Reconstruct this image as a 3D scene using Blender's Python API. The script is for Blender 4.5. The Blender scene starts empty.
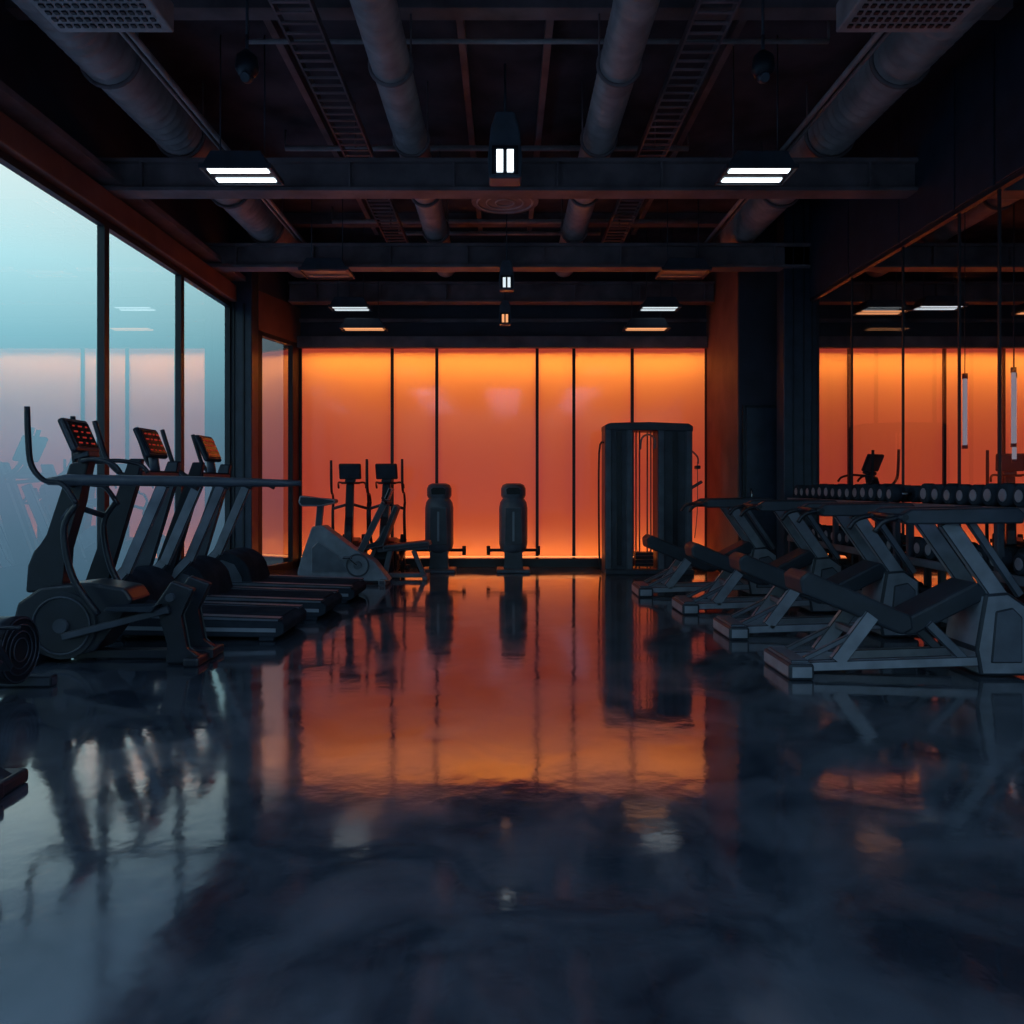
import bpy, bmesh, math, random
from mathutils import Vector, Matrix, Euler
random.seed(4)
scene = bpy.context.scene
scene.view_settings.view_transform = 'Standard'
COL = scene.collection

# ------------------------------------------------------------------ materials
def new_mat(name):
    m = bpy.data.materials.new(name); m.use_nodes = True
    nt = m.node_tree; nt.nodes.clear()
    out = nt.nodes.new('ShaderNodeOutputMaterial')
    return m, nt, out

def pbr(name, col, rough=0.5, metal=0.0, bump=0.0, bscale=40, var=0.25, spec=0.5, vscale=6, matte=False):
    m, nt, out = new_mat(name)
    if matte:
        p = nt.nodes.new('ShaderNodeBsdfDiffuse'); colin = p.inputs['Color']
    else:
        p = nt.nodes.new('ShaderNodeBsdfPrincipled')
        p.inputs['Roughness'].default_value = rough
        p.inputs['Metallic'].default_value = metal
        p.inputs['Specular IOR Level'].default_value = spec
        colin = p.inputs['Base Color']
    tc = nt.nodes.new('ShaderNodeTexCoord')
    n = nt.nodes.new('ShaderNodeTexNoise'); n.inputs['Scale'].default_value = vscale
    n.inputs['Detail'].default_value = 4
    nt.links.new(tc.outputs['Object'], n.inputs['Vector'])
    r = nt.nodes.new('ShaderNodeValToRGB')
    r.color_ramp.elements[0].position = 0.3; r.color_ramp.elements[1].position = 0.7
    r.color_ramp.elements[0].color = tuple(c*(1-var) for c in col)+(1,)
    r.color_ramp.elements[1].color = tuple(c*(1+var) for c in col)+(1,)
    nt.links.new(n.outputs['Fac'], r.inputs['Fac'])
    nt.links.new(r.outputs['Color'], colin)
    if bump:
        n2 = nt.nodes.new('ShaderNodeTexNoise'); n2.inputs['Scale'].default_value = bscale
        nt.links.new(tc.outputs['Object'], n2.inputs['Vector'])
        b = nt.nodes.new('ShaderNodeBump'); b.inputs['Strength'].default_value = bump
        b.inputs['Distance'].default_value = 0.01
        nt.links.new(n2.outputs['Fac'], b.inputs['Height'])
        nt.links.new(b.outputs['Normal'], p.inputs['Normal'])
    nt.links.new(p.outputs[0], out.inputs[0])
    return m

def emit(name, col, s):
    m, nt, out = new_mat(name)
    e = nt.nodes.new('ShaderNodeEmission'); e.inputs[0].default_value = col+(1,); e.inputs[1].default_value = s
    nt.links.new(e.outputs[0], out.inputs[0]); return m

M = {}
M['frame'] = pbr('dark_powder_coat', (0.042,0.052,0.074), 0.42, 0.0, spec=0.45)
M['black'] = pbr('black_plastic', (0.013,0.017,0.027), 0.38, spec=0.4)
M['rubber'] = pbr('rubber', (0.030,0.038,0.052), 0.75, bump=0.2, bscale=120, matte=True)
M['grey'] = pbr('grey_metal_paint', (0.20,0.23,0.28), 0.42, 0.0, spec=0.5)
M['mid'] = pbr('slate_metal_paint', (0.095,0.115,0.150), 0.45, 0.0, spec=0.5)
M['chrome'] = pbr('brushed_steel', (0.35,0.38,0.42), 0.25, 1.0)
M['pad'] = pbr('vinyl_pad', (0.022,0.030,0.044), 0.45, bump=0.1, bscale=200, spec=0.35)
M['screen'] = emit('console_red_display', (0.9,0.08,0.06), 0.25)
M['glassblk'] = pbr('console_glass', (0.01,0.012,0.016), 0.25, spec=0.2)
M['wall'] = pbr('navy_wall_paint', (0.060,0.058,0.082), 0.55, bump=0.15, bscale=30, vscale=2, spec=0.35)
M['glowwall'] = pbr('glow_tinted_wall', (0.26,0.11,0.09), 0.6, bump=0.1, bscale=30, vscale=2, spec=0.3)  # orange glow of the backlit panel put into the wall colour
M['ceil'] = pbr('black_ceiling', (0.098,0.086,0.104), 0.8, bump=0.4, bscale=8, vscale=1.5, matte=True, var=0.5)
M['beam'] = pbr('painted_steel_beam', (0.210,0.160,0.178), 0.55, 0.0, bump=0.2, bscale=14, vscale=3, spec=0.3, var=0.35)
M['duct'] = pbr('galvanised_duct', (0.38,0.33,0.35), 0.5, 0.0, bump=0.1, bscale=20)
M['mull'] = pbr('window_frame_metal', (0.012,0.017,0.026), 0.45, 0.0)
M['column'] = pbr('dark_column_cladding', (0.030,0.042,0.070), 0.40, 0.0)
M['tube'] = emit('white_lamp_tube', (0.80,0.93,1.0), 2.8)
M['tube2'] = emit('white_lamp_tube_dim', (0.80,0.93,1.0), 0.95)
M['filltube'] = emit('cool_fill_tube', (0.38,0.62,1.0), 27.0)  # emission for the added fill fixtures near the camera
M['tube4'] = emit('soft_vertical_tube', (0.45,0.50,0.62), 0.40)
M['warm'] = emit('warm_lamp_tube', (1.0,0.42,0.18), 1.0)
M['offlamp'] = pbr('lamp_diffuser_off', (0.14,0.17,0.21), 0.4)

def glassmat(name, r0, power, tint):
    """thin pane: reflectance = r0 + (1-r0) * (1-cos)^power, same from both sides"""
    m, nt, out = new_mat(name)
    tr = nt.nodes.new('ShaderNodeBsdfTransparent'); tr.inputs[0].default_value = tint
    gl = nt.nodes.new('ShaderNodeBsdfGlossy'); gl.inputs['Roughness'].default_value = 0.015
    lw = nt.nodes.new('ShaderNodeLayerWeight'); lw.inputs[0].default_value = 0.5
    pw = nt.nodes.new('ShaderNodeMath'); pw.operation='POWER'; pw.inputs[1].default_value=power
    ma = nt.nodes.new('ShaderNodeMath'); ma.operation='MULTIPLY_ADD'; ma.inputs[1].default_value=1-r0; ma.inputs[2].default_value=r0
    mx = nt.nodes.new('ShaderNodeMixShader')
    nt.links.new(lw.outputs['Facing'], pw.inputs[0]); nt.links.new(pw.outputs[0], ma.inputs[0]); nt.links.new(ma.outputs[0], mx.inputs[0])
    nt.links.new(tr.outputs[0], mx.inputs[1]); nt.links.new(gl.outputs[0], mx.inputs[2])
    nt.links.new(mx.outputs[0], out.inputs[0]); return m
M['glass'] = glassmat('window_glass', 0.18, 2.2, (0.97,0.98,0.99,1))
M['glass3'] = glassmat('reflection_tinted_glass', 0.50, 2.0, (0.50,0.34,0.34,1))  # pink tint stands in for the reflected orange wall
M['glass2'] = glassmat('mirror_standin_pane', 0.06, 4.5, (0.92,0.88,0.90,1))  # clear pane used in place of the right-hand mirror
# backlit translucent panel
m, nt, out = new_mat('backlit_panel')
tl = nt.nodes.new('ShaderNodeBsdfTranslucent'); tl.inputs[0].default_value = (0.85,0.80,0.75,1)
em = nt.nodes.new('ShaderNodeEmission'); em.inputs[0].default_value = (0.27,0.024,0.022,1); em.inputs[1].default_value = 0.9
ad = nt.nodes.new('ShaderNodeAddShader')
gl = nt.nodes.new('ShaderNodeBsdfGlossy'); gl.inputs['Roughness'].default_value = 0.08
mx = nt.nodes.new('ShaderNodeMixShader'); mx.inputs[0].default_value = 0.05
nt.links.new(tl.outputs[0], ad.inputs[0]); nt.links.new(em.outputs[0], ad.inputs[1])
nt.links.new(ad.outputs[0], mx.inputs[1]); nt.links.new(gl.outputs[0], mx.inputs[2])
nt.links.new(mx.outputs[0], out.inputs[0]); M['panel'] = m
M['boxwhite'] = pbr('lightbox_white', (0.20,0.10,0.07), 0.8, var=0.02, matte=True)
M['ledtop'] = emit('led_amber', (1.0,0.33,0.035), 27)
M['ledbot'] = emit('led_orange', (1.0,0.25,0.025), 14)
M['ledline'] = emit('led_line', (1.0,0.38,0.13), 1.3)

# floor
m, nt, out = new_mat('polished_concrete')
p = nt.nodes.new('ShaderNodeBsdfPrincipled')
tc = nt.nodes.new('ShaderNodeTexCoord')
mp = nt.nodes.new('ShaderNodeMapping')
nt.links.new(tc.outputs['Object'], mp.inputs[0])
n1 = nt.nodes.new('ShaderNodeTexNoise'); n1.inputs['Scale'].default_value = 1.7; n1.inputs['Detail'].default_value = 10; n1.inputs['Roughness'].default_value=0.68; n1.inputs['Distortion'].default_value=0.8
nt.links.new(mp.outputs[0], n1.inputs['Vector'])
r = nt.nodes.new('ShaderNodeValToRGB')
r.color_ramp.elements[0].position=0.38; r.color_ramp.elements[0].color=(0.022,0.031,0.045,1)
r.color_ramp.elements[1].position=0.64; r.color_ramp.elements[1].color=(0.088,0.106,0.132,1)
nt.links.new(n1.outputs['Fac'], r.inputs[0]); nt.links.new(r.outputs[0], p.inputs['Base Color'])
mr = nt.nodes.new('ShaderNodeMapRange'); mr.inputs[1].default_value=0.36; mr.inputs[2].default_value=0.70
mr.inputs[3].default_value=0.05; mr.inputs[4].default_value=0.15
nt.links.new(n1.outputs['Fac'], mr.inputs[0]); nt.links.new(mr.outputs[0], p.inputs['Roughness'])
n2 = nt.nodes.new('ShaderNodeTexNoise'); n2.inputs['Scale'].default_value = 3.2; n2.inputs['Detail'].default_value = 4
nt.links.new(mp.outputs[0], n2.inputs['Vector'])
b = nt.nodes.new('ShaderNodeBump'); b.inputs['Strength'].default_value=0.10; b.inputs['Distance'].default_value=0.02
nt.links.new(n2.outputs['Fac'], b.inputs['Height']); nt.links.new(b.outputs[0], p.inputs['Normal'])
p.inputs['IOR'].default_value = 3.1
nt.links.new(p.outputs[0], out.inputs[0]); M['floor'] = m

# ------------------------------------------------------------------ builder
class B:
    def __init__(s): s.bm = bmesh.new(); s.mats = []
    def mi(s, k):
        if k not in s.mats: s.mats.append(k)
        return s.mats.index(k)
    def _fin(s, verts, faces, mat, bev, seg=2):
        i = s.mi(mat)
        for f in faces: f.material_index = i
        if bev > 0:
            es = set()
            for f in faces:
                for e in f.edges: es.add(e)
            bmesh.ops.bevel(s.bm, geom=list(es), offset=bev, segments=seg, affect='EDGES', profile=0.5, clamp_overlap=True)
    def box(s, c, size, mat, rot=(0,0,0), bev=0.0):
        R = Euler(rot).to_matrix(); c = Vector(c)
        vs = []
        for sx in (-.5,.5):
            for sy in (-.5,.5):
                for sz in (-.5,.5):
                    vs.append(s.bm.verts.new(c + R @ Vector((sx*size[0], sy*size[1], sz*size[2]))))
        idx = [(0,1,3,2),(4,6,7,5),(0,4,5,1),(2,3,7,6),(0,2,6,4),(1,5,7,3)]
        fs = [s.bm.faces.new([vs[i] for i in q]) for q in idx]
        s._fin(vs, fs, mat, bev)
    def bb(s, x0,x1,y0,y1,z0,z1, mat, bev=0.0):
        s.box(((x0+x1)/2,(y0+y1)/2,(z0+z1)/2),(abs(x1-x0),abs(y1-y0),abs(z1-z0)),mat,bev=bev)
    def quad(s, pts, mat):
        f=s.bm.faces.new([s.bm.verts.new(p) for p in pts]); f.material_index=s.mi(mat)
    def bar(s, p0, p1, w, h, mat, bev=0.006):
        p0=Vector(p0); p1=Vector(p1); d=(p1-p0); L=d.length; d.normalize()
        up = Vector((0,1,0)) if abs(d.y)<0.9 else Vector((1,0,0))
        b_ = d.cross(up).normalized(); a = b_.cross(d).normalized()
        R = Matrix((d,a,b_)).transposed()
        c=(p0+p1)/2
        vs=[]
        for sx in (-.5,.5):
            for sy in (-.5,.5):
                for sz in (-.5,.5):
                    vs.append(s.bm.verts.new(c + R @ Vector((sx*L, sy*w, sz*h))))
        idx = [(0,1,3,2),(4,6,7,5),(0,4,5,1),(2,3,7,6),(0,2,6,4),(1,5,7,3)]
        fs = [s.bm.faces.new([vs[i] for i in q]) for q in idx]
        s._fin(vs, fs, mat, bev)
    def prism(s, pts, y0, y1, mat, bev=0.01, axis='y'):
        def P(u,v,w):
            if axis=='y': return (u,w,v)
            if axis=='x': return (w,u,v)
            return (u,v,w)
        A=[s.bm.verts.new(P(u,v,y0)) for u,v in pts]
        C=[s.bm.verts.new(P(u,v,y1)) for u,v in pts]
        fs=[s.bm.faces.new(A), s.bm.faces.new(list(reversed(C)))]
        n=len(pts)
        for i in range(n):
            j=(i+1)%n
            fs.append(s.bm.faces.new([A[j],A[i],C[i],C[j]]))
        s._fin(A+C, fs, mat, bev)
    def tube(s, pts, r, mat, seg=10, sm=0, closed=False, flat=1.0):
        pts=[Vector(p) for p in pts]
        rs = list(r) if isinstance(r,(list,tuple)) else [r]*len(pts)
        if sm and len(pts)>2:
            np_, nr = [], []
            N=len(pts); rng = N if closed else N-1
            for i in range(rng):
                g=lambda k: pts[k%N] if closed else pts[max(0,min(N-1,k))]
                a,b_,c,d=g(i-1),g(i),g(i+1),g(i+2)
                for t in range(sm):
                    t/=sm
                    np_.append(0.5*((2*b_)+(c-a)*t+(2*a-5*b_+4*c-d)*t*t+(3*b_-a-3*c+d)*t**3))
                    nr.append(rs[i]*(1-t)+rs[(i+1)%N]*t)
            if not closed: np_.append(pts[-1]); nr.append(rs[-1])
            pts, rs = np_, nr
        n=len(pts); rings=[]
        prev=None
        for i,p in enumerate(pts):
            if closed: t=(pts[(i+1)%n]-pts[i-1])
            else: t=pts[min(i+1,n-1)]-pts[max(i-1,0)]
            t.normalize()
            if prev is None:
                ref=Vector((0,0,1)) if abs(t.z)<0.9 else Vector((0,1,0))
                prev=(ref-t*ref.dot(t)).normalized()
            else:
                prev=(prev-t*prev.dot(t)).normalized()
            q=t.cross(prev)
            rings.append([s.bm.verts.new(p+prev*math.cos(2*math.pi*k/seg)*rs[i]+q*math.sin(2*math.pi*k/seg)*rs[i]*flat) for k in range(seg)])
        mi=s.mi(mat)
        for i in range(n if closed else n-1):
            a=rings[i]; b_=rings[(i+1)%n]
            for k in range(seg):
                f=s.bm.faces.new([a[k],a[(k+1)%seg],b_[(k+1)%seg],b_[k]]); f.material_index=mi; f.smooth=True
        if not closed:
            f=s.bm.faces.new(list(reversed(rings[0]))); f.material_index=mi
            f=s.bm.faces.new(rings[-1]); f.material_index=mi
    def ring(s, c, R, r, mat, axis='y', seg=28, rs=8):
        c=Vector(c); pts=[]
        for k in range(seg):
            a=2*math.pi*k/seg
            if axis=='y': pts.append(c+Vector((R*math.cos(a),0,R*math.sin(a))))
            elif axis=='x': pts.append(c+Vector((0,R*math.cos(a),R*math.sin(a))))
            else: pts.append(c+Vector((R*math.cos(a),R*math.sin(a),0)))
        s.tube(pts, r, mat, seg=rs, closed=True)
    def mesh(s, name):
        bmesh.ops.recalc_face_normals(s.bm, faces=s.bm.faces)
        me=bpy.data.meshes.new(name); s.bm.to_mesh(me); s.bm.free()
        for k in s.mats: me.materials.append(M[k])
        return me
    def obj(s, name, loc=(0,0,0), rz=0, parent=None):
        return put(s.mesh(name), name, loc, rz, parent)

def put(me, name, loc=(0,0,0), rz=0, parent=None, sc=1):
    o=bpy.data.objects.new(name, me); COL.objects.link(o)
    o.location=loc; o.rotation_euler=(0,0,rz); o.scale=(sc,sc,sc)
    if parent: o.parent=parent
    return o

def px(pts, cx, by, s):
    return [((x-cx)/s, (by-y)/s) for x,y in pts]

# ------------------------------------------------------------------ room shell
XL, XR, YB, YF, HC = -3.72, 3.78, 12.15, -3.0, 4.95
XE = 9.4            # far side of the added room that models the mirror's reflection
WT = 3.70
b=B(); b.bb(XL-0.3, XE+0.3, YF-0.3, YB+1.0, -0.15, 0.0, 'floor'); b.obj('floor')
b=B(); b.bb(XL-0.3, XE+0.3, YF-0.3, YB+1.0, HC, HC+0.15, 'ceil'); b.obj('ceiling')
b=B()
b.bb(XL-0.06, XL, YF, 10.75, WT, HC, 'wall')
b.bb(XL-0.06, XL, YF, -0.98, 0, WT, 'wall')
b.bb(XL-0.04, XL+0.30, 10.75, 11.05, 0, HC, 'column', bev=0.01)
b.bb(XL+0.05, XL+0.07, 10.73, 10.76, 0, WT, 'mull')
b.bb(XL+0.18, XL+0.20, 10.73, 10.76, 0, WT, 'mull')
A=Vector((-3.42,11.05)); C=Vector((-3.12,YB))
def splay(b, t0,t1,z0,z1,th,mat,off=0):
    d=(C-A); n=Vector((-d.y,d.x)).normalized()
    p=A+d*t0+n*off; q=A+d*t1+n*off
    b.prism([(p.x,p.y),(q.x,q.y),(q.x+n.x*th,q.y+n.y*th),(p.x+n.x*th,p.y+n.y*th)], z0, z1, mat, bev=0, axis='z')
splay(b,0,1,3.40,3.95,0.2,'glowwall')
splay(b,0,1,3.95,HC,0.2,'wall')
splay(b,0.86,1,0,3.40,0.2,'mull')
b.obj('wall_left')
b=B()
splay(b,0.0,0.08,0,3.40,0.08,'mull'); splay(b,0.80,0.86,0,3.40,0.08,'mull')
splay(b,0.0,0.86,0,0.10,0.10,'mull'); splay(b,0.0,0.86,3.34,3.40,0.10,'mull')
d=C-A; p0=A+d*0.08; p1=A+d*0.80; nn=Vector((-d.y,d.x)).normalized()*0.04
b.quad([(p0.x+nn.x,p0.y+nn.y,0.1),(p1.x+nn.x,p1.y+nn.y,0.1),(p1.x+nn.x,p1.y+nn.y,3.34),(p0.x+nn.x,p0.y+nn.y,3.34)],'glass3')
b.obj('window_7')
ys=[-0.98,0.42,2.14,3.87,5.60,7.40,9.14,10.75]
for i in range(7):
    y0,y1=ys[i],ys[i+1]
    b=B(); fw=0.045
    b.bb(XL-0.05,XL+0.02,y0,y0+fw,0,WT,'mull'); b.bb(XL-0.05,XL+0.02,y1-fw,y1,0,WT,'mull')
    b.bb(XL-0.05,XL+0.02,y0+fw,y1-fw,0,0.06,'mull'); b.bb(XL-0.05,XL+0.02,y0+fw,y1-fw,WT-0.05,WT,'mull')
    b.quad(((XL-0.02,y0+fw,0.06),(XL-0.02,y1-fw,0.06),(XL-0.02,y1-fw,WT-0.05),(XL-0.02,y0+fw,WT-0.05)),'glass')
    b.obj('window_%d'%(i+1 if i<6 else 8))
b=B(); b.bb(XL,XL+0.10,YF,10.75,WT+0.02,WT+0.24,'glowwall',bev=0.01); b.bb(XL,XL+0.22,YF,10.75,4.00,4.06,'beam'); b.obj('trim_1')
b=B()
b.bb(XL-0.25,XE+0.25,YF-0.2,YF,3.9,HC,'wall'); b.bb(XL-0.25,XE+0.25,YF-0.2,YF,0,0.2,'wall')
for x in (XL-0.25, XR, XE): b.bb(x,x+0.25,YF-0.2,YF,0.2,3.9,'wall')
b.obj('wall_near')
xs=[XL,-1.85,0.03,1.9,XR]
for i in range(4):  # windows added behind the camera to let in blue fill light
    b=B(); x0,x1=xs[i],xs[i+1]
    b.bb(x0,x0+0.05,YF-0.1,YF,0.2,3.9,'mull'); b.bb(x1-0.05,x1,YF-0.1,YF,0.2,3.9,'mull')
    b.bb(x0+0.05,x1-0.05,YF-0.1,YF,0.2,0.26,'mull'); b.bb(x0+0.05,x1-0.05,YF-0.1,YF,3.84,3.9,'mull')
    b.quad(((x0+0.05,YF-0.05,0.26),(x1-0.05,YF-0.05,0.26),(x1-0.05,YF-0.05,3.84),(x0+0.05,YF-0.05,3.84)),'glass')
    b.obj('window_%d'%(9+i))
b=B()
b.bb(XR,XR+0.05,YF,9.95,3.55,HC,'wall')
b.bb(3.09,4.02,10.5,YB+0.2,0,HC,'wall')
b.bb(3.07,3.09,10.5,YB,0,HC,'glowwall')
b.bb(3.86,XR+0.15,9.95,10.5,0,HC,'wall')
b.obj('wall_right')
b=B(); b.bb(XE,XE+0.25,YF,YB+0.9,0,HC,'wall'); b.obj('wall_reflected_room')  # end wall of the added room behind the mirror stand-in
b=B(); b.bb(3.45,XR+0.08,9.85,10.12,0,HC,'column',bev=0.01)
b.bb(3.56,3.575,9.84,9.86,0,HC,'mull'); b.bb(3.69,3.705,9.84,9.86,0,HC,'mull'); b.obj('trim_2')
b=B()
b.bb(3.12,3.74,10.44,10.498,0,2.3,'mull',bev=0.005); b.bb(3.16,3.70,10.42,10.445,0.03,2.26,'column',bev=0.005)
b.tube([(3.22,10.42,1.0),(3.22,10.38,1.03),(3.22,10.38,1.17),(3.22,10.42,1.2)],0.01,'chrome')
b.obj('door_1')
b=B()
seams=[-3.0,-1.6,-0.3,0.9,2.1,3.3,4.4,5.5,6.12,6.66,7.60,8.72,9.85]
for i in range(len(seams)-1):
    y0,y1=seams[i]+0.010,seams[i+1]-0.010
    b.quad(((XR+0.02,y0,0.08),(XR+0.02,y1,0.08),(XR+0.02,y1,3.52),(XR+0.02,y0,3.52)),'glass2')
for s_ in seams: b.bb(XR+0.012,XR+0.030,s_-0.010,s_+0.010,0.05,3.54,'mull')
b.bb(XR,XR+0.04,-3.0,9.85,0,0.08,'mull'); b.bb(XR-0.004,XR+0.052,-3.0,9.85,3.52,3.552,'mull')
b.obj('mirror_standin_glass')  # stands in for a mirror; the room beyond models its reflection
b=B()
for i in range(len(seams)-1):
    b.bb(XR-0.02,XR-0.001,seams[i]+0.012,seams[i+1]-0.012,3.56,4.75,'column',bev=0.004)
b.obj('trim_3')
PT=3.31
def lightbox(x0,x1,divs,nm):
    b=B()
    b.bb(x0,x1,YB+0.72,YB+0.75,0,PT+0.2,'boxwhite')
    b.bb(x0,x1,YB+0.03,YB+0.75,PT+0.17,PT+0.20,'boxwhite')
    b.bb(x0,x1,YB+0.03,YB+0.75,0.02,0.04,'boxwhite')
    b.bb(x0,x0+0.03,YB+0.03,YB+0.75,0,PT+0.2,'boxwhite')
    b.bb(x1-0.03,x1,YB+0.03,YB+0.75,0,PT+0.2,'boxwhite')
    b.bb(x0+0.08,x1-0.08,YB+0.24,YB+0.32,PT+0.10,PT+0.13,'ledtop')
    b.bb(x0+0.08,x1-0.08,YB+0.22,YB+0.26,0.07,0.09,'ledbot')
    for i in range(len(divs)-1):
        a,c=divs[i]+0.018,divs[i+1]-0.018
        b.quad(((a,YB+0.01,0.13),(c,YB+0.01,0.13),(c,YB+0.01,PT+0.06),(a,YB+0.01,PT+0.06)),'panel')
    for d in divs: b.bb(d-0.022,d+0.022,YB-0.03,YB+0.03,0.10,PT+0.06,'mull')
    b.bb(divs[0],divs[-1],YB-0.05,YB+0.03,0,0.13,'mull',bev=0.004)
    b.bb(divs[0]+0.02,divs[-1]-0.02,YB-0.035,YB-0.005,0.150,0.165,'ledline')
    b.obj(nm)
lightbox(-3.2,3.2,[-3.12,-1.72,-1.04,0.49,1.05,1.94,3.07],'backlit_glass_wall')
lightbox(3.95,9.3,[4.03,5.25,6.7,7.6,8.7,9.25],'backlit_wall_reflection')  # second lightbox added as the mirror image of the back wall
b=B()
for x0,x1 in ((-3.35,3.07),(4.02,XE)):
    b.bb(x0,x1,YB,YB+0.2,PT+0.05,HC,'wall')
    b.bb(x0,x1,YB-0.10,YB,PT+0.02,PT+0.20,'beam',bev=0.008)
    b.bb(x0,x1,YB-0.05,YB,PT+0.42,PT+0.47,'beam')
b.bb(-3.35,-3.14,YB,YB+0.2,0,PT+0.05,'mull')
b.bb(-3.4,XE,YB+0.78,YB+0.9,0,HC,'wall')
b.obj('wall_back')

# ------------------------------------------------------------------ ceiling structure
def ibeam(y, z0=3.93, h=0.30, w=0.22, x0=XL, x1=XR):
    b=B()
    b.bb(x0,x1,y-w/2,y+w/2,z0,z0+0.035,'beam',bev=0.004)
    b.bb(x0,x1,y-w/2,y+w/2,z0+h-0.035,z0+h,'beam',bev=0.004)
    b.bb(x0,x1,y-0.05,y+0.05,z0+0.035,z0+h-0.035,'beam')
    for x in [x0+0.4+k*0.95 for k in range(8)]:
        if x<x1: b.bb(x-0.01,x+0.01,y-w/2+0.01,y+w/2-0.01,z0+0.03,z0+h-0.03,'beam')
    b.obj('steel_ceiling_beam')
for y in (-0.3,7.35,9.9):
    ibeam(y)
    if y>0: ibeam(y,x0=XR+0.06 if y<9 else XR+0.16,x1=XE)
ibeam(11.75, x0=XL+0.55, x1=3.07); ibeam(11.75,x0=4.03,x1=XE)
def duct(x, z, R, y0, y1):
    b=B(); pts=[]; rs=[]; y=y0; k=0
    while y<y1:
        pts.append((x,y,z)); rs.append(R*(1.0,1.0,0.93)[k%3]); y+=0.035; k+=1
    b.tube(pts,rs,'duct',seg=22)
    for yy in [y0+0.8+1.3*j for j in range(int((y1-y0)/1.3))]:
        b.ring((x,yy,z),R*1.05,0.018,'beam',axis='y',rs=6)
        for sx in (-1,1): b.tube([(x+sx*R,yy,z),(x+sx*R,yy,HC)],0.008,'beam',seg=6)
    b.obj('ventilation_duct')
duct(-0.86,4.42,0.15,0,11.6); duct(0.86,4.42,0.15,0,11.6)
duct(-2.98,4.47,0.21,0,11.6); duct(2.98,4.47,0.21,0,10.3)
duct(5.4,4.45,0.18,4,11.6)
for x in (-2.5,2.5):
    b=B(); b.tube([(x,0,4.27),(x,11.4,4.27)],0.022,'duct',seg=8)
    b.tube([(x*1.03,0,4.29),(x*1.03,11.4,4.29)],0.014,'duct',seg=8)
    b.obj('conduit_pipe')
b=B()
for y in (3.4,5.6,6.3,8.3,8.9,10.6,11.1):
    x0=random.uniform(-2.6,-1.2); x1=random.uniform(1.0,2.7)
    b.tube([(x0,y,4.76),(x1,y,4.76)],random.choice([0.02,0.03]),'duct',seg=8)
    b.tube([(x0,y,4.76),(x0,y,HC)],0.012,'beam',seg=6); b.tube([(x1,y,4.76),(x1,y,HC)],0.012,'beam',seg=6)
b.obj('sprinkler_pipes')
for sx in (-1,1):
    b=B()
    x=sx*1.45
    b.bb(x-0.14,x-0.125,0,11.4,4.50,4.57,'beam'); b.bb(x+0.125,x+0.14,0,11.4,4.50,4.57,'beam')
    for k in range(90): b.bb(x-0.13,x+0.13,0.1+k*0.125,0.125+k*0.125,4.50,4.512,'beam')
    for k in range(5): b.tube([(x,0.5+k*2.4,4.51),(x,0.5+k*2.4,HC)],0.01,'beam',seg=6)
    b.obj('cable_tray')
b=B()
for y in (2.2,4.6,6.0): b.bb(XL,XR,y-0.08,y+0.08,4.80,HC,'beam')
b.bb(XL,XR,10.83,10.97,4.80,HC,'beam')
for x in (-1.85,-0.35,0.35,1.85): b.bb(x-0.03,x+0.03,0,11.5,4.86,HC,'beam')
b.obj('ceiling_joists')
b=B(); b.tube([(0,8.6,4.30),(0,8.6,4.36),(0,8.6,4.45),(0,8.6,HC)],[0.36,0.37,0.22,0.16],'beam',seg=28)
b.ring((0,8.6,4.30),0.30,0.012,'duct',axis='z'); b.ring((0,8.6,4.30),0.20,0.010,'duct',axis='z'); b.ring((0,8.6,4.30),0.10,0.010,'duct',axis='z')
b.obj('round_air_diffuser')
for sx in (-1,1):
    b=B(); cx,cy=sx*2.30,4.45
    b.bb(cx-0.34,cx+0.34,cy-0.35,cy+0.27,3.93,4.10,'duct',bev=0.01)
    for i in range(13):
        for j in range(8):
            b.bb(cx-0.30+i*0.047,cx-0.275+i*0.047,cy-0.28+j*0.065,cy-0.25+j*0.065,3.92,3.931,'black')
    for k in (-1,1): b.tube([(cx+k*0.3,cy,4.1),(cx+k*0.3,cy,HC)],0.01,'beam',seg=6)
    b.obj('air_vent_box')

# ------------------------------------------------------------------ lamps
def lamp(x,y,z,mat,w=0.60,d=0.30):
    b=B()
    b.prism([(-w/2-0.02,0),(w/2+0.02,0),(w/2-0.06,0.13),(-w/2+0.06,0.13)],-d/2,d/2,'frame',bev=0.008)
    b.bb(-w/2-0.03,w/2+0.03,-d/2-0.012,-d/2,-0.015,0.02,'frame'); b.bb(-w/2-0.03,w/2+0.03,d/2,d/2+0.012,-0.015,0.02,'frame')
    b.bb(-w/2-0.03,-w/2-0.018,-d/2,d/2,-0.015,0.02,'frame'); b.bb(w/2+0.018,w/2+0.03,-d/2,d/2,-0.015,0.02,'frame')
    for k in (-1,1):
        b.bb(-w/2+0.015,w/2-0.015,k*d*0.27-0.040,k*d*0.27+0.040,-0.010,0.004,mat,bev=0.003)
    for k in (-1,1): b.tube([(k*w*0.35,0,0.12),(k*w*0.35,0,HC-z)],0.006,'frame',seg=6)
    b.obj('linear_ceiling_or_fill_light',(x,y,z))
lamp(-2.16,6.55,3.80,'tube',0.52,0.36); lamp(2.06,6.55,3.80,'tube',0.52,0.36)
for sx in (-1,1):
    lamp(sx*2.10,9.4,3.75,'offlamp',0.52,0.40)
    lamp(sx*2.20,11.35,3.77,'tube2',0.52,0.30)
    lamp(sx*2.05,11.55,3.52,'warm',0.60,0.24)
for y in (2.7,0.4,-1.8):
    for x in (-2.12,0,2.12): lamp(x,y,3.78,'filltube',0.9,0.36)  # unseen fixtures added for cool fill light
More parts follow.
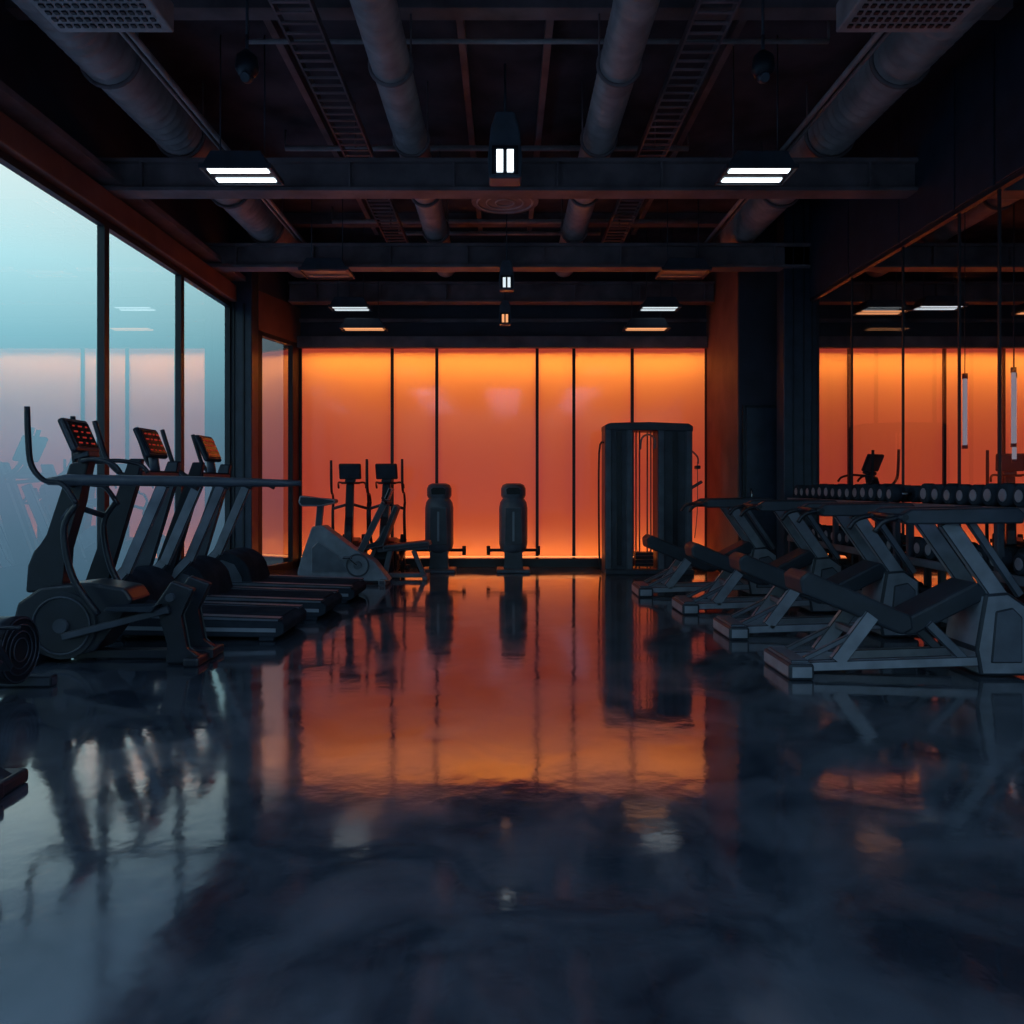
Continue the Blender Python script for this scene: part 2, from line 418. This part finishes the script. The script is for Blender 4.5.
lamp(5.1,10.8,3.6,'warm',0.6,0.3); lamp(6.1,11.2,3.75,'tube2',0.6,0.3); lamp(7.3,10.8,3.6,'warm',0.6,0.3)  # added beyond the glass as mirror images of ceiling lamps
for x,y,z0,z1 in ((5.2,9.0,1.70,2.45),(5.75,9.0,1.72,2.52),(5.95,9.3,1.55,2.5)):
    b=B(); b.tube([(x,y,z0),(x,y,z1)],0.024,'tube4',seg=12)
    b.tube([(x,y,z1),(x,y,z1+0.06)],0.030,'frame',seg=12); b.tube([(x,y,z0-0.04),(x,y,z0)],0.030,'frame',seg=12)
    b.tube([(x,y,z1+0.05),(x,y,HC)],0.005,'frame',seg=6)
    b.obj('hanging_tube_light')
def pend(x,y,z,mat,s=1.0):
    b=B()
    b.prism([(-0.14,-0.02),(0.14,-0.02),(0.15,0.16),(0.125,0.42),(0.08,0.56),(-0.08,0.56),(-0.125,0.42),(-0.15,0.16)],-0.11,0.11,'mid',bev=0.02)
    b.bb(-0.12,0.12,-0.125,-0.10,0.0,0.26,'black',bev=0.006)
    for k in (-1,1): b.bb(k*0.045-0.032,k*0.045+0.032,-0.135,-0.12,0.02,0.22,mat,bev=0.004)
    b.tube([(0,0,0.55),(0,0,(HC-z)/s)],0.012,'frame',seg=6)
    o=b.obj('pendant_floodlight',(x,y,z)); o.scale=(s,s,s)
pend(0.0,7.0,3.93,'tube'); pend(0.02,9.6,3.60,'tube2',0.62); pend(0,11.4,3.55,'warm',0.6)
for sx in (-1,1):
    b=B(); b.tube([(0,0,0.25),(0,0,0.12)],0.012,'frame',seg=8)
    b.tube([(0,0,0.14),(0,0,0.10),(0,0,0.02),(0,0,-0.03)],[0.03,0.07,0.08,0.05],'black',seg=16)
    b.tube([(0,0,-0.03),(0,-0.05,-0.06)],[0.045,0.03],'frame',seg=14)
    b.tube([(0,0,0.2),(0,0,HC-4.05)],0.01,'frame',seg=6)
    b.obj('security_camera',(sx*1.75,5.4,4.05))

# ------------------------------------------------------------------ elliptical trainer
def elliptical(long_bar=True):
    b=B(); T=lambda L: px(L,117,660,141)
    b.prism(T([(16,622),(22,600),(44,585),(90,580),(128,586),(136,598),(118,622),(98,648),(64,656),(32,650)]),-0.15,0.15,'black',bev=0.02)
    b.tube([(-0.35,-0.175,0.27),(-0.35,0.175,0.27)],[0.235,0.235],'black',seg=32)
    b.ring((-0.35,-0.18,0.27),0.20,0.008,'frame'); b.tube([(-0.35,-0.20,0.27),(-0.35,0.20,0.27)],0.05,'frame',seg=16)
    b.prism(T([(22,592),(24,565),(30,550),(46,535),(66,462),(86,458),(76,500),(62,548),(58,570),(60,592)]),-0.06,0.06,'black',bev=0.018)
    b.box((-0.32,0,1.60),(0.05,0.34,0.26),'frame',rot=(0,math.radians(-24),0),bev=0.02)
    b.box((-0.297,0,1.61),(0.012,0.29,0.20),'glassblk',rot=(0,math.radians(-24),0),bev=0.003)
    for k in range(3):
        for j in range(4):
            b.box((-0.290-0.0175*(1.5-j),-0.085+0.085*k,1.61+(1.5-j)*0.04),(0.008,0.045 if (j+k)%2 else 0.02,0.010),'screen',rot=(0,math.radians(-24),0))
    b.box((-0.27,0,1.46),(0.12,0.16,0.05),'frame',rot=(0,math.radians(-15),0),bev=0.012)
    for sy in (-1,1):
        y=sy*0.27
        hand=px([(42,408),(43,438),(46,464),(58,479),(76,483),(90,502)],117,660,141)
        if sy>0: hand=[(u+0.02,v-0.02) for u,v in hand]
        b.tube([(u,y,v) for u,v in hand],[0.019,0.021,0.02,0.018,0.018,0.018],'black',seg=10,sm=5)
        b.tube([(-0.19,y,1.12),(-0.28,y,0.95),(-0.22,y,0.62),(-0.05,y*0.95,0.36)],[0.020,0.022,0.024,0.022],'black',sm=5)
        b.tube([(-0.36,0,1.10),(-0.28,y,1.02)],0.022,'frame')
        zo=0.05*sy
        b.bar((-0.32,y*0.8,0.25+zo),(0.42,y*0.8,0.36-zo*0.6),0.045,0.05,'frame')
        b.prism([(0.0,0.37-zo*.3),(0.33,0.35-zo*.6),(0.36,0.40-zo*.6),(0.32,0.385-zo*.6),(0.02,0.40-zo*.3)],y*0.8-0.08,y*0.8+0.08,'rubber',bev=0.006)
        b.tube([(-0.24,y*0.45,1.42),(-0.12,y*0.7,1.43),(0.02,y*0.8,1.40),(0.08,y*0.8,1.34)],0.016,'black',sm=4)
    b.tube([(-0.24,-0.14,1.42),(-0.24,0.14,1.42)],0.018,'black')
    if long_bar:
        b.tube([(-0.43,-0.20,1.275),(-0.30,-0.20,1.285),(0.6,-0.20,1.275),(1.20,-0.20,1.262),(1.33,-0.20,1.262)],[0.026,0.040,0.036,0.026,0.018],'frame',seg=12)
        b.tube([(-0.33,-0.20,1.28),(-0.33,0.02,1.24)],0.025,'frame')
    b.bar((-0.45,0,0.045),(0.66,0,0.045),0.10,0.06,'black')
    b.box((-0.55,0,0.035),(0.09,0.50,0.07),'black',bev=0.015); b.box((0.58,0,0.03),(0.11,0.52,0.06),'black',bev=0.015)
    P=T([(158,604),(176,578),(198,586),(184,612),(190,645),(204,652),(204,659),(170,659),(174,640),(166,612)])
    b.prism(P,-0.19,-0.12,'black',bev=0.012); b.prism(P,0.12,0.19,'black',bev=0.012)
    b.tube([(0.42,-0.22,0.47),(0.42,0.22,0.47)],0.03,'frame')
    return b.mesh('elliptical_trainer')
E1=elliptical(True); E2=elliptical(False)
put(E1,'elliptical_trainer',(-2.74,5.72,0))
put(E2,'elliptical_trainer.001',(-2.64,3.10,0))
put(E2,'elliptical_trainer.002',(-2.20,11.44,0),math.radians(96),sc=0.90)
put(E2,'reflected_elliptical',(4.85,11.1,0),math.radians(120),sc=0.97)  # added beyond the glass as a machine reflected in the mirror
put(E2,'reflected_elliptical.001',(6.9,10.9,0),math.radians(60),sc=0.97)  # second added machine standing in for a mirror reflection
put(E2,'elliptical_trainer.005',(-1.66,11.44,0),math.radians(90),sc=0.90)

# ------------------------------------------------------------------ treadmill
def treadmill(console=True):
    b=B()
    b.prism([(-0.85,0.05),(0.50,0.03),(0.56,0.06),(0.57,0.13),(0.52,0.17),(-0.85,0.21)],-0.37,0.37,'rubber',bev=0.015)
    b.prism([(-0.80,0.205),(0.50,0.168),(0.50,0.180),(-0.80,0.218)],-0.25,0.25,'rubber',bev=0.003)
    for sy in (-1,1):
        b.prism([(-0.85,0.19),(0.52,0.155),(0.54,0.185),(-0.85,0.235)],sy*0.32-0.055,sy*0.32+0.055,'mid',bev=0.008)
        b.prism([(-0.80,0.095),(0.50,0.075),(0.50,0.105),(-0.80,0.125)],sy*0.372-0.004,sy*0.372+0.004,'grey',bev=0)
        b.box((0.42,sy*0.33,0.025),(0.12,0.06,0.05),'rubber',bev=0.01); b.box((-0.80,sy*0.33,0.03),(0.14,0.07,0.06),'rubber',bev=0.01)
    hood=[(-1.12,0.05),(-1.14,0.22)]
    for k in range(13):
        a=math.radians(170-k*12); hood.append((-0.84+0.30*math.cos(a),0.26+0.28*math.sin(a)))
    hood+=[(-0.52,0.20),(-0.52,0.05)]
    b.prism(hood,-0.34,0.34,'rubber',bev=0.02)
    b.prism([(-1.02,0.12),(-1.04,0.26),(-0.96,0.42),(-0.84,0.47),(-0.70,0.42),(-0.62,0.28),(-0.60,0.12)],-0.352,-0.33,'mid',bev=0.01)
    if console:
        for sy in (-1,1):
            y=sy*0.36
            b.prism([(-1.10,0.10),(-0.96,0.08),(-0.84,0.45),(-0.60,1.25),(-0.56,1.46),(-0.66,1.46),(-0.72,1.28),(-1.0,0.50)],y-0.035,y+0.035,'black' if sy<0 else 'frame',bev=0.012)
            b.tube([(-0.95,y,1.76),(-0.90,y,1.60),(-0.84,y,1.44),(-0.72,y,1.33),(-0.55,y,1.30),(-0.25,y,1.27),(-0.12,y,1.22)],0.020,'black',sm=5)
            b.bar((-0.40,y,1.25),(-0.70,y,0.55),0.05,0.09,'grey'); b.bar((-0.70,y,0.57),(-0.86,y,0.40),0.05,0.08,'grey')
        b.box((-0.62,0,1.34),(0.10,0.74,0.06),'frame',bev=0.015)
        b.tube([(-0.62,0,1.35),(-0.64,0,1.50)],0.04,'frame')
        b.box((-0.66,0,1.60),(0.05,0.38,0.27),'frame',rot=(0,math.radians(-24),0),bev=0.02)
        b.box((-0.635,0,1.61),(0.012,0.32,0.21),'glassblk',rot=(0,math.radians(-24),0),bev=0.003)
        for k in range(4):
            for j in range(4):
                b.box((-0.627-0.0175*(1.5-j),-0.115+0.077*k,1.61+(1.5-j)*0.045),(0.008,0.045 if (j+k)%2 else 0.02,0.010),'screen',rot=(0,math.radians(-24),0))
    return b.mesh('treadmill')
TM=treadmill(True); TP=treadmill(False)
put(TM,'treadmill',(-2.33,6.72,0)); put(TM,'treadmill.001',(-2.22,7.72,0)); put(TP,'motorized_walking_deck',(-2.15,8.75,0))

# compact rowing machine (flywheel end peeks in)
b=B()
b.tube([(-0.07,1.0,0.26),(0.07,1.0,0.26)],[0.2,0.2],'black',seg=30)
for r_ in (0.19,0.15,0.11,0.07): b.ring((0.075,1.0,0.26),r_,0.004,'frame',axis='x')
b.prism([(0.72,0.08),(1.2,0.04),(1.22,0.12),(1.05,0.22),(0.90,0.40),(0.74,0.40),(0.66,0.24)],-0.09,-0.02,'frame',bev=0.015,axis='x')
b.bar((0,0.75,0.28),(0,-0.05,0.32),0.07,0.07,'grey')
b.box((0,1.17,0.035),(0.36,0.08,0.07),'frame',bev=0.012); b.box((0,-0.02,0.03),(0.42,0.08,0.06),'frame',bev=0.012)
b.bar((0,-0.02,0.04),(0,-0.02,0.30),0.05,0.06,'frame')
b.box((0,0.2,0.39),(0.26,0.28,0.06),'pad',bev=0.02); b.box((0,0.2,0.345),(0.10,0.2,0.04),'frame')
for s_ in (-1,1): b.box((s_*0.14,0.62,0.33),(0.12,0.05,0.30),'rubber',rot=(0.7,0,0),bev=0.01)
b.tube([(-0.2,0.80,0.43),(0.2,0.80,0.43)],0.014,'black')
b.bar((0,0.85,0.38),(0,0.75,0.70),0.05,0.04,'frame'); b.box((-0.02,0.74,0.74),(0.16,0.04,0.12),'glassblk',bev=0.01)
b.obj('rowing_machine',(-2.98,3.78,0))

# ------------------------------------------------------------------ upright bike
b=B(); T=lambda L: px(L,345,573,70)
b.prism(T([(308,545),(316,521),(326,520),(336,528),(352,540),(372,552),(386,570),(304,570),(303,562)]),-0.14,0.14,'grey',bev=0.02)
b.prism(T([(316,540),(322,534),(340,546),(350,562),(316,562)]),-0.155,0.155,'mid',bev=0.01)
b.tube([(0.18,-0.19,0.25),(0.18,0.19,0.25)],0.05,'mid',seg=14); b.ring((0.18,-0.17,0.25),0.14,0.012,'frame')
for s_ in (-1,1):
    b.bar((0.18,s_*0.19,0.25),(0.18+s_*0.12,s_*0.19,0.25-s_*0.10),0.02,0.03,'black'); b.box((0.18+s_*0.12,s_*0.24,0.25-s_*0.10),(0.11,0.09,0.03),'rubber',bev=0.006)
b.bar((-0.36,0,0.70),(-0.33,0,1.02),0.07,0.08,'frame')
b.prism([(-0.60,1.05),(-0.56,1.00),(-0.30,1.00),(-0.12,1.04),(-0.12,1.09),(-0.35,1.11),(-0.58,1.14)],-0.10,0.10,'pad',bev=0.02)
b.bar((0.18,0,0.40),(0.50,0,1.05),0.06,0.08,'frame')
b.tube([(0.50,-0.22,1.12),(0.55,-0.20,1.05),(0.50,0,1.04),(0.55,0.20,1.05),(0.50,0.22,1.12)],0.018,'black',sm=4)
b.box((0.56,0,1.16),(0.05,0.22,0.16),'glassblk',rot=(0,0.4,0),bev=0.01)
b.box((-0.52,0,0.035),(0.09,0.46,0.07),'frame',bev=0.012); b.box((0.50,0,0.035),(0.09,0.46,0.07),'frame',bev=0.012); b.bar((-0.5,0,0.05),(0.5,0,0.05),0.12,0.06,'frame')
put(b.mesh('upright_exercise_bike'),'upright_exercise_bike',(-2.02,10.12,0),sc=0.98)

b=B()
b.bar((-0.45,0,0.05),(0.45,0,0.05),0.07,0.06,'mid'); b.box((-0.45,0,0.03),(0.07,0.42,0.06),'mid',bev=0.01); b.box((0.45,0,0.03),(0.07,0.40,0.06),'mid',bev=0.01)
b.bar((-0.10,0,0.05),(-0.02,0,0.40),0.06,0.07,'mid'); b.bar((0.42,0,0.05),(0.28,0,0.38),0.06,0.06,'mid'); b.bar((-0.2,0,0.38),(0.48,0,0.42),0.05,0.05,'mid')
b.box((0.20,0,0.45),(0.62,0.30,0.07),'pad',rot=(0,math.radians(-6),0),bev=0.02)
b.prism([(-0.50,0.42),(-0.42,0.38),(-0.10,0.44),(0.10,0.96),(0.04,1.0),(-0.14,0.50)],-0.15,0.15,'pad',bev=0.02)
b.bar((-0.40,0,0.05),(-0.08,0,0.70),0.05,0.05,'mid')
b.obj('incline_weight_bench',(-1.50,10.60,0))

# ------------------------------------------------------------------ pedestal pulley towers
def pedestal():
    b=B()
    prof=[(0.28,0.14),(0.32,0.185),(0.40,0.205),(0.92,0.205),(1.00,0.190),(1.04,0.165),(1.055,0.150),(1.07,0.165),(1.10,0.178),(1.20,0.178),(1.25,0.155),(1.275,0.10)]
    b.tube([(0,0,z) for z,_ in prof],[r_*0.85 for _,r_ in prof],'mid',seg=28,flat=1.0/0.85)
    b.prism([(-0.13,0.40),(0.13,0.40),(0.12,0.93),(-0.12,0.93)],-0.185,-0.10,'frame',bev=0.012)
    b.box((0,-0.187,0.66),(0.03,0.01,0.42),'grey')
    b.prism([(-0.10,1.11),(0.10,1.11),(0.11,1.19),(0.07,1.22),(-0.07,1.22),(-0.11,1.19)],-0.165,-0.10,'glassblk',bev=0.006)
    b.prism([(-0.15,0.02),(0.15,0.02),(0.12,0.12),(0.13,0.32),(-0.13,0.32),(-0.12,0.12)],-0.11,0.11,'frame',bev=0.012)
    b.box((0,0,0.025),(0.48,0.44,0.05),'mid',bev=0.015)
    b.tube([(-0.36,0,0.31),(0.36,0,0.31)],0.022,'black')
    for s_ in (-1,1):
        b.tube([(s_*0.36,0,0.24),(s_*0.36,0,0.37)],0.028,'black')
    return b.mesh('cable_pedestal_trainer')
PD=pedestal()
put(PD,'cable_pedestal_trainer',(-0.95,11.5,0)); put(PD,'cable_pedestal_trainer.001',(0.12,11.5,0))

# ------------------------------------------------------------------ cable machine
b=B()
for x0,x1 in ((-0.62,-0.23),(0.12,0.60)):
    b.bb(x0,x1,-0.20,0.20,0.05,2.06,'frame',bev=0.012)
    for xa in (x0,x1-0.09): b.bb(xa,xa+0.09,-0.225,-0.19,0.07,2.08,'mid',bev=0.008)
    b.bb((x0+x1)/2-0.04,(x0+x1)/2+0.04,-0.215,-0.19,0.12,2.0,'black',bev=0.004)
b.prism([(-0.62,2.02),(-0.62,2.09),(-0.55,2.12),(0.0,2.13),(0.55,2.11),(0.61,2.07),(0.61,2.00)],-0.23,0.23,'frame',bev=0.012)
b.bb(-0.62,0.62,-0.26,0.26,0.0,0.07,'frame',bev=0.012)
for x in (-0.16,-0.11,0.0,0.05): b.tube([(x,-0.05,0.05),(x,-0.05,2.03)],0.010,'mid',seg=8)
for k in range(4): b.bb(-0.18,0.07,-0.14,0.04,0.10+k*0.052,0.145+k*0.052,'black',bev=0.004)
b.tube([(-0.67,-0.1,0.05),(-0.69,-0.1,0.4),(-0.69,-0.1,1.7),(-0.62,-0.1,1.85)],0.014,'black',sm=4)
b.tube([(-0.13,-0.24,1.75),(-0.12,-0.3,1.9),(-0.02,-0.3,1.95),(0.06,-0.3,1.88),(0.06,-0.26,1.75)],0.013,'grey',sm=4)
b.tube([(0.60,-0.1,1.75),(0.70,-0.1,1.65),(0.71,-0.1,1.55)],0.012,'grey',sm=3)
b.tube([(0.70,-0.1,1.58),(0.70,-0.1,0.9),(0.66,-0.1,0.5)],0.006,'grey',sm=2)
b.box((0.70,-0.1,1.50),(0.06,0.14,0.05),'black',bev=0.01)
b.bar((0.60,-0.1,1.20),(0.76,-0.12,1.30),0.04,0.04,'mid')
b.obj('cable_crossover_machine',(2.02,11.35,0))

# ------------------------------------------------------------------ bench press machines (right row)
def benchm():
    b=B()
    T=lambda L: px(L,770,680,156)
    b.prism(T([(788,576),(797,569),(905,615),(908,630),(896,636),(790,592)]),-0.17,0.17,'pad',bev=0.018)
    b.prism(T([(898,620),(975,580),(986,588),(982,600),(910,636),(898,636)]),-0.16,0.16,'pad',bev=0.018)
    for y in (-0.16,0.16):
        b.bar((0.10,y,0.07),(1.32,y,0.11),0.05,0.065,'grey')
        b.bar((0.14,y,0.12),(0.50,y,0.30),0.035,0.035,'mid')
        b.bar((0.36,y,0.10),(0.60,y,0.42),0.05,0.10,'grey')
        b.bar((1.22,y,0.12),(0.98,y,0.36),0.04,0.06,'mid')
        b.bar((1.10,y,1.05),(1.50,y,0.48),0.05,0.11,'grey')
        b.bar((1.26,y,1.05),(1.60,y,0.55),0.04,0.05,'mid')
    b.box((0.09,0,0.055),(0.17,0.54,0.11),'grey',bev=0.02); b.box((0.09,0,0.118),(0.12,0.46,0.02),'mid',bev=0.006)
    b.bar((0.5,-0.18,0.30),(0.5,0.18,0.30),0.05,0.05,'mid')
    b.prism(T([(980,592),(1004,590),(1024,604),(1024,678),(975,678),(970,650)]),-0.20,0.20,'grey',bev=0.02)
    b.prism(T([(990,610),(1008,606),(1018,616),(1018,664),(985,664)]),-0.21,0.21,'mid',bev=0.01)
    A_=T([(885,512),(900,503),(1010,501),(1018,508),(1016,518),(895,519)])
    b.prism(A_,-0.24,-0.16,'frame',bev=0.012); b.prism(A_,0.16,0.24,'frame',bev=0.012)
    b.tube([(0.78,-0.26,1.08),(0.78,0.26,1.08)],0.022,'black')
    b.bar((1.30,-0.2,1.07),(1.30,0.2,1.07),0.06,0.06,'frame')
    for s_ in (-1,1): b.tube([(0.78,s_*0.20,1.08),(0.66,s_*0.20,1.05),(0.60,s_*0.20,0.98)],0.018,'black',sm=4)
    return b.mesh('bench_press_machine')
BM=benchm()
for i,(x,y) in enumerate(((1.81,5.34),(1.80,6.66),(1.70,7.9),(1.48,9.1))):
    put(BM,'bench_press_machine'+('.%03d'%i if i else ''),(x,y,0),sc=0.965)

# ------------------------------------------------------------------ dumbbell racks
def rack(y0,y1,x,z=1.075):
    b=B()
    shelves=(z,0.62,0.22)
    for zz in shelves:
        b.bb(x-0.16,x+0.16,y0,y1,zz-0.035,zz,'frame',bev=0.008)
        b.bb(x-0.175,x-0.155,y0,y1,zz-0.04,zz+0.025,'mid',bev=0.004)
        for sx in (-0.08,0.08): b.bb(x+sx-0.012,x+sx+0.012,y0+0.02,y1-0.02,zz,zz+0.016,'rubber')
    for yy in (y0+0.03,(y0+y1)/2,y1-0.03):
        b.bar((x-0.14,yy,0.03),(x-0.14,yy,z),0.05,0.05,'frame'); b.bar((x+0.13,yy,0.03),(x+0.13,yy,z),0.05,0.05,'frame'); b.box((x,yy,0.025),(0.36,0.07,0.05),'frame',bev=0.01)
    b.obj('dumbbell_rack')
    b=B()
    for zz in shelves:
        y=y0+0.16
        while y<y1-0.12:
            if abs(y-(y0+y1)/2)<0.05 and zz<1: y+=0.1
            r=0.076+0.009*math.sin(y*3.1)**2
            c=zz+0.019+r
            for sx in (-1,1):
                b.tube([(x+sx*0.055,y,c),(x+sx*0.062,y,c),(x+sx*0.135,y,c),(x+sx*0.145,y,c)],[r*0.85,r,r,r*0.82],'rubber',seg=14)
                b.tube([(x+sx*0.145,y,c),(x+sx*0.149,y,c)],[r*0.55,r*0.50],'grey',seg=12)
            b.tube([(x-0.06,y,c),(x+0.06,y,c)],0.016,'chrome',seg=8)
            y+=0.174
    b.obj('dumbbell_set')
rack(4.3,6.80,3.585); rack(6.92,9.55,3.56)

# ------------------------------------------------------------------ world
w=bpy.data.worlds.new('foggy_sky'); scene.world=w; w.use_nodes=True
nt=w.node_tree; nt.nodes.clear()
out=nt.nodes.new('ShaderNodeOutputWorld'); bg=nt.nodes.new('ShaderNodeBackground')
tc=nt.nodes.new('ShaderNodeTexCoord'); sp=nt.nodes.new('ShaderNodeSeparateXYZ'); nt.links.new(tc.outputs['Generated'],sp.inputs[0])
mr=nt.nodes.new('ShaderNodeMapRange'); mr.inputs[1].default_value=-0.5; mr.inputs[2].default_value=1.0
nt.links.new(sp.outputs['Z'],mr.inputs[0])
r=nt.nodes.new('ShaderNodeValToRGB'); cr=r.color_ramp
def pos(z): return (z+0.5)/1.5
cr.elements[0].position=0; cr.elements[0].color=(0.12,0.22,0.38,1)
cr.elements[1].position=1; cr.elements[1].color=(0.20,0.42,0.72,1)
for z,c in ((-0.15,(0.05,0.12,0.18)),(-0.05,(0.085,0.165,0.24)),(0.0,(0.12,0.20,0.29)),(0.08,(0.15,0.33,0.43)),(0.16,(0.27,0.60,0.70)),(0.24,(0.52,0.90,0.97)),(0.32,(0.78,1.0,1.0)),(0.38,(0.40,0.60,0.68)),(0.43,(0.14,0.25,0.35))):
    e=cr.elements.new(pos(z)); e.color=c+(1,)
nt.links.new(mr.outputs[0],r.inputs[0]); nt.links.new(r.outputs[0],bg.inputs[0]); bg.inputs[1].default_value=1.35
nt.links.new(bg.outputs[0],out.inputs[0])

# ------------------------------------------------------------------ camera
cam=bpy.data.cameras.new('camera'); co=bpy.data.objects.new('camera',cam); COL.objects.link(co)
co.location=(0,0,1.25); co.rotation_euler=(math.radians(90),0,0)
cam.sensor_width=36; cam.lens=796/1024*36
cam.shift_x=7/1024; cam.shift_y=-27/1024
scene.camera=co
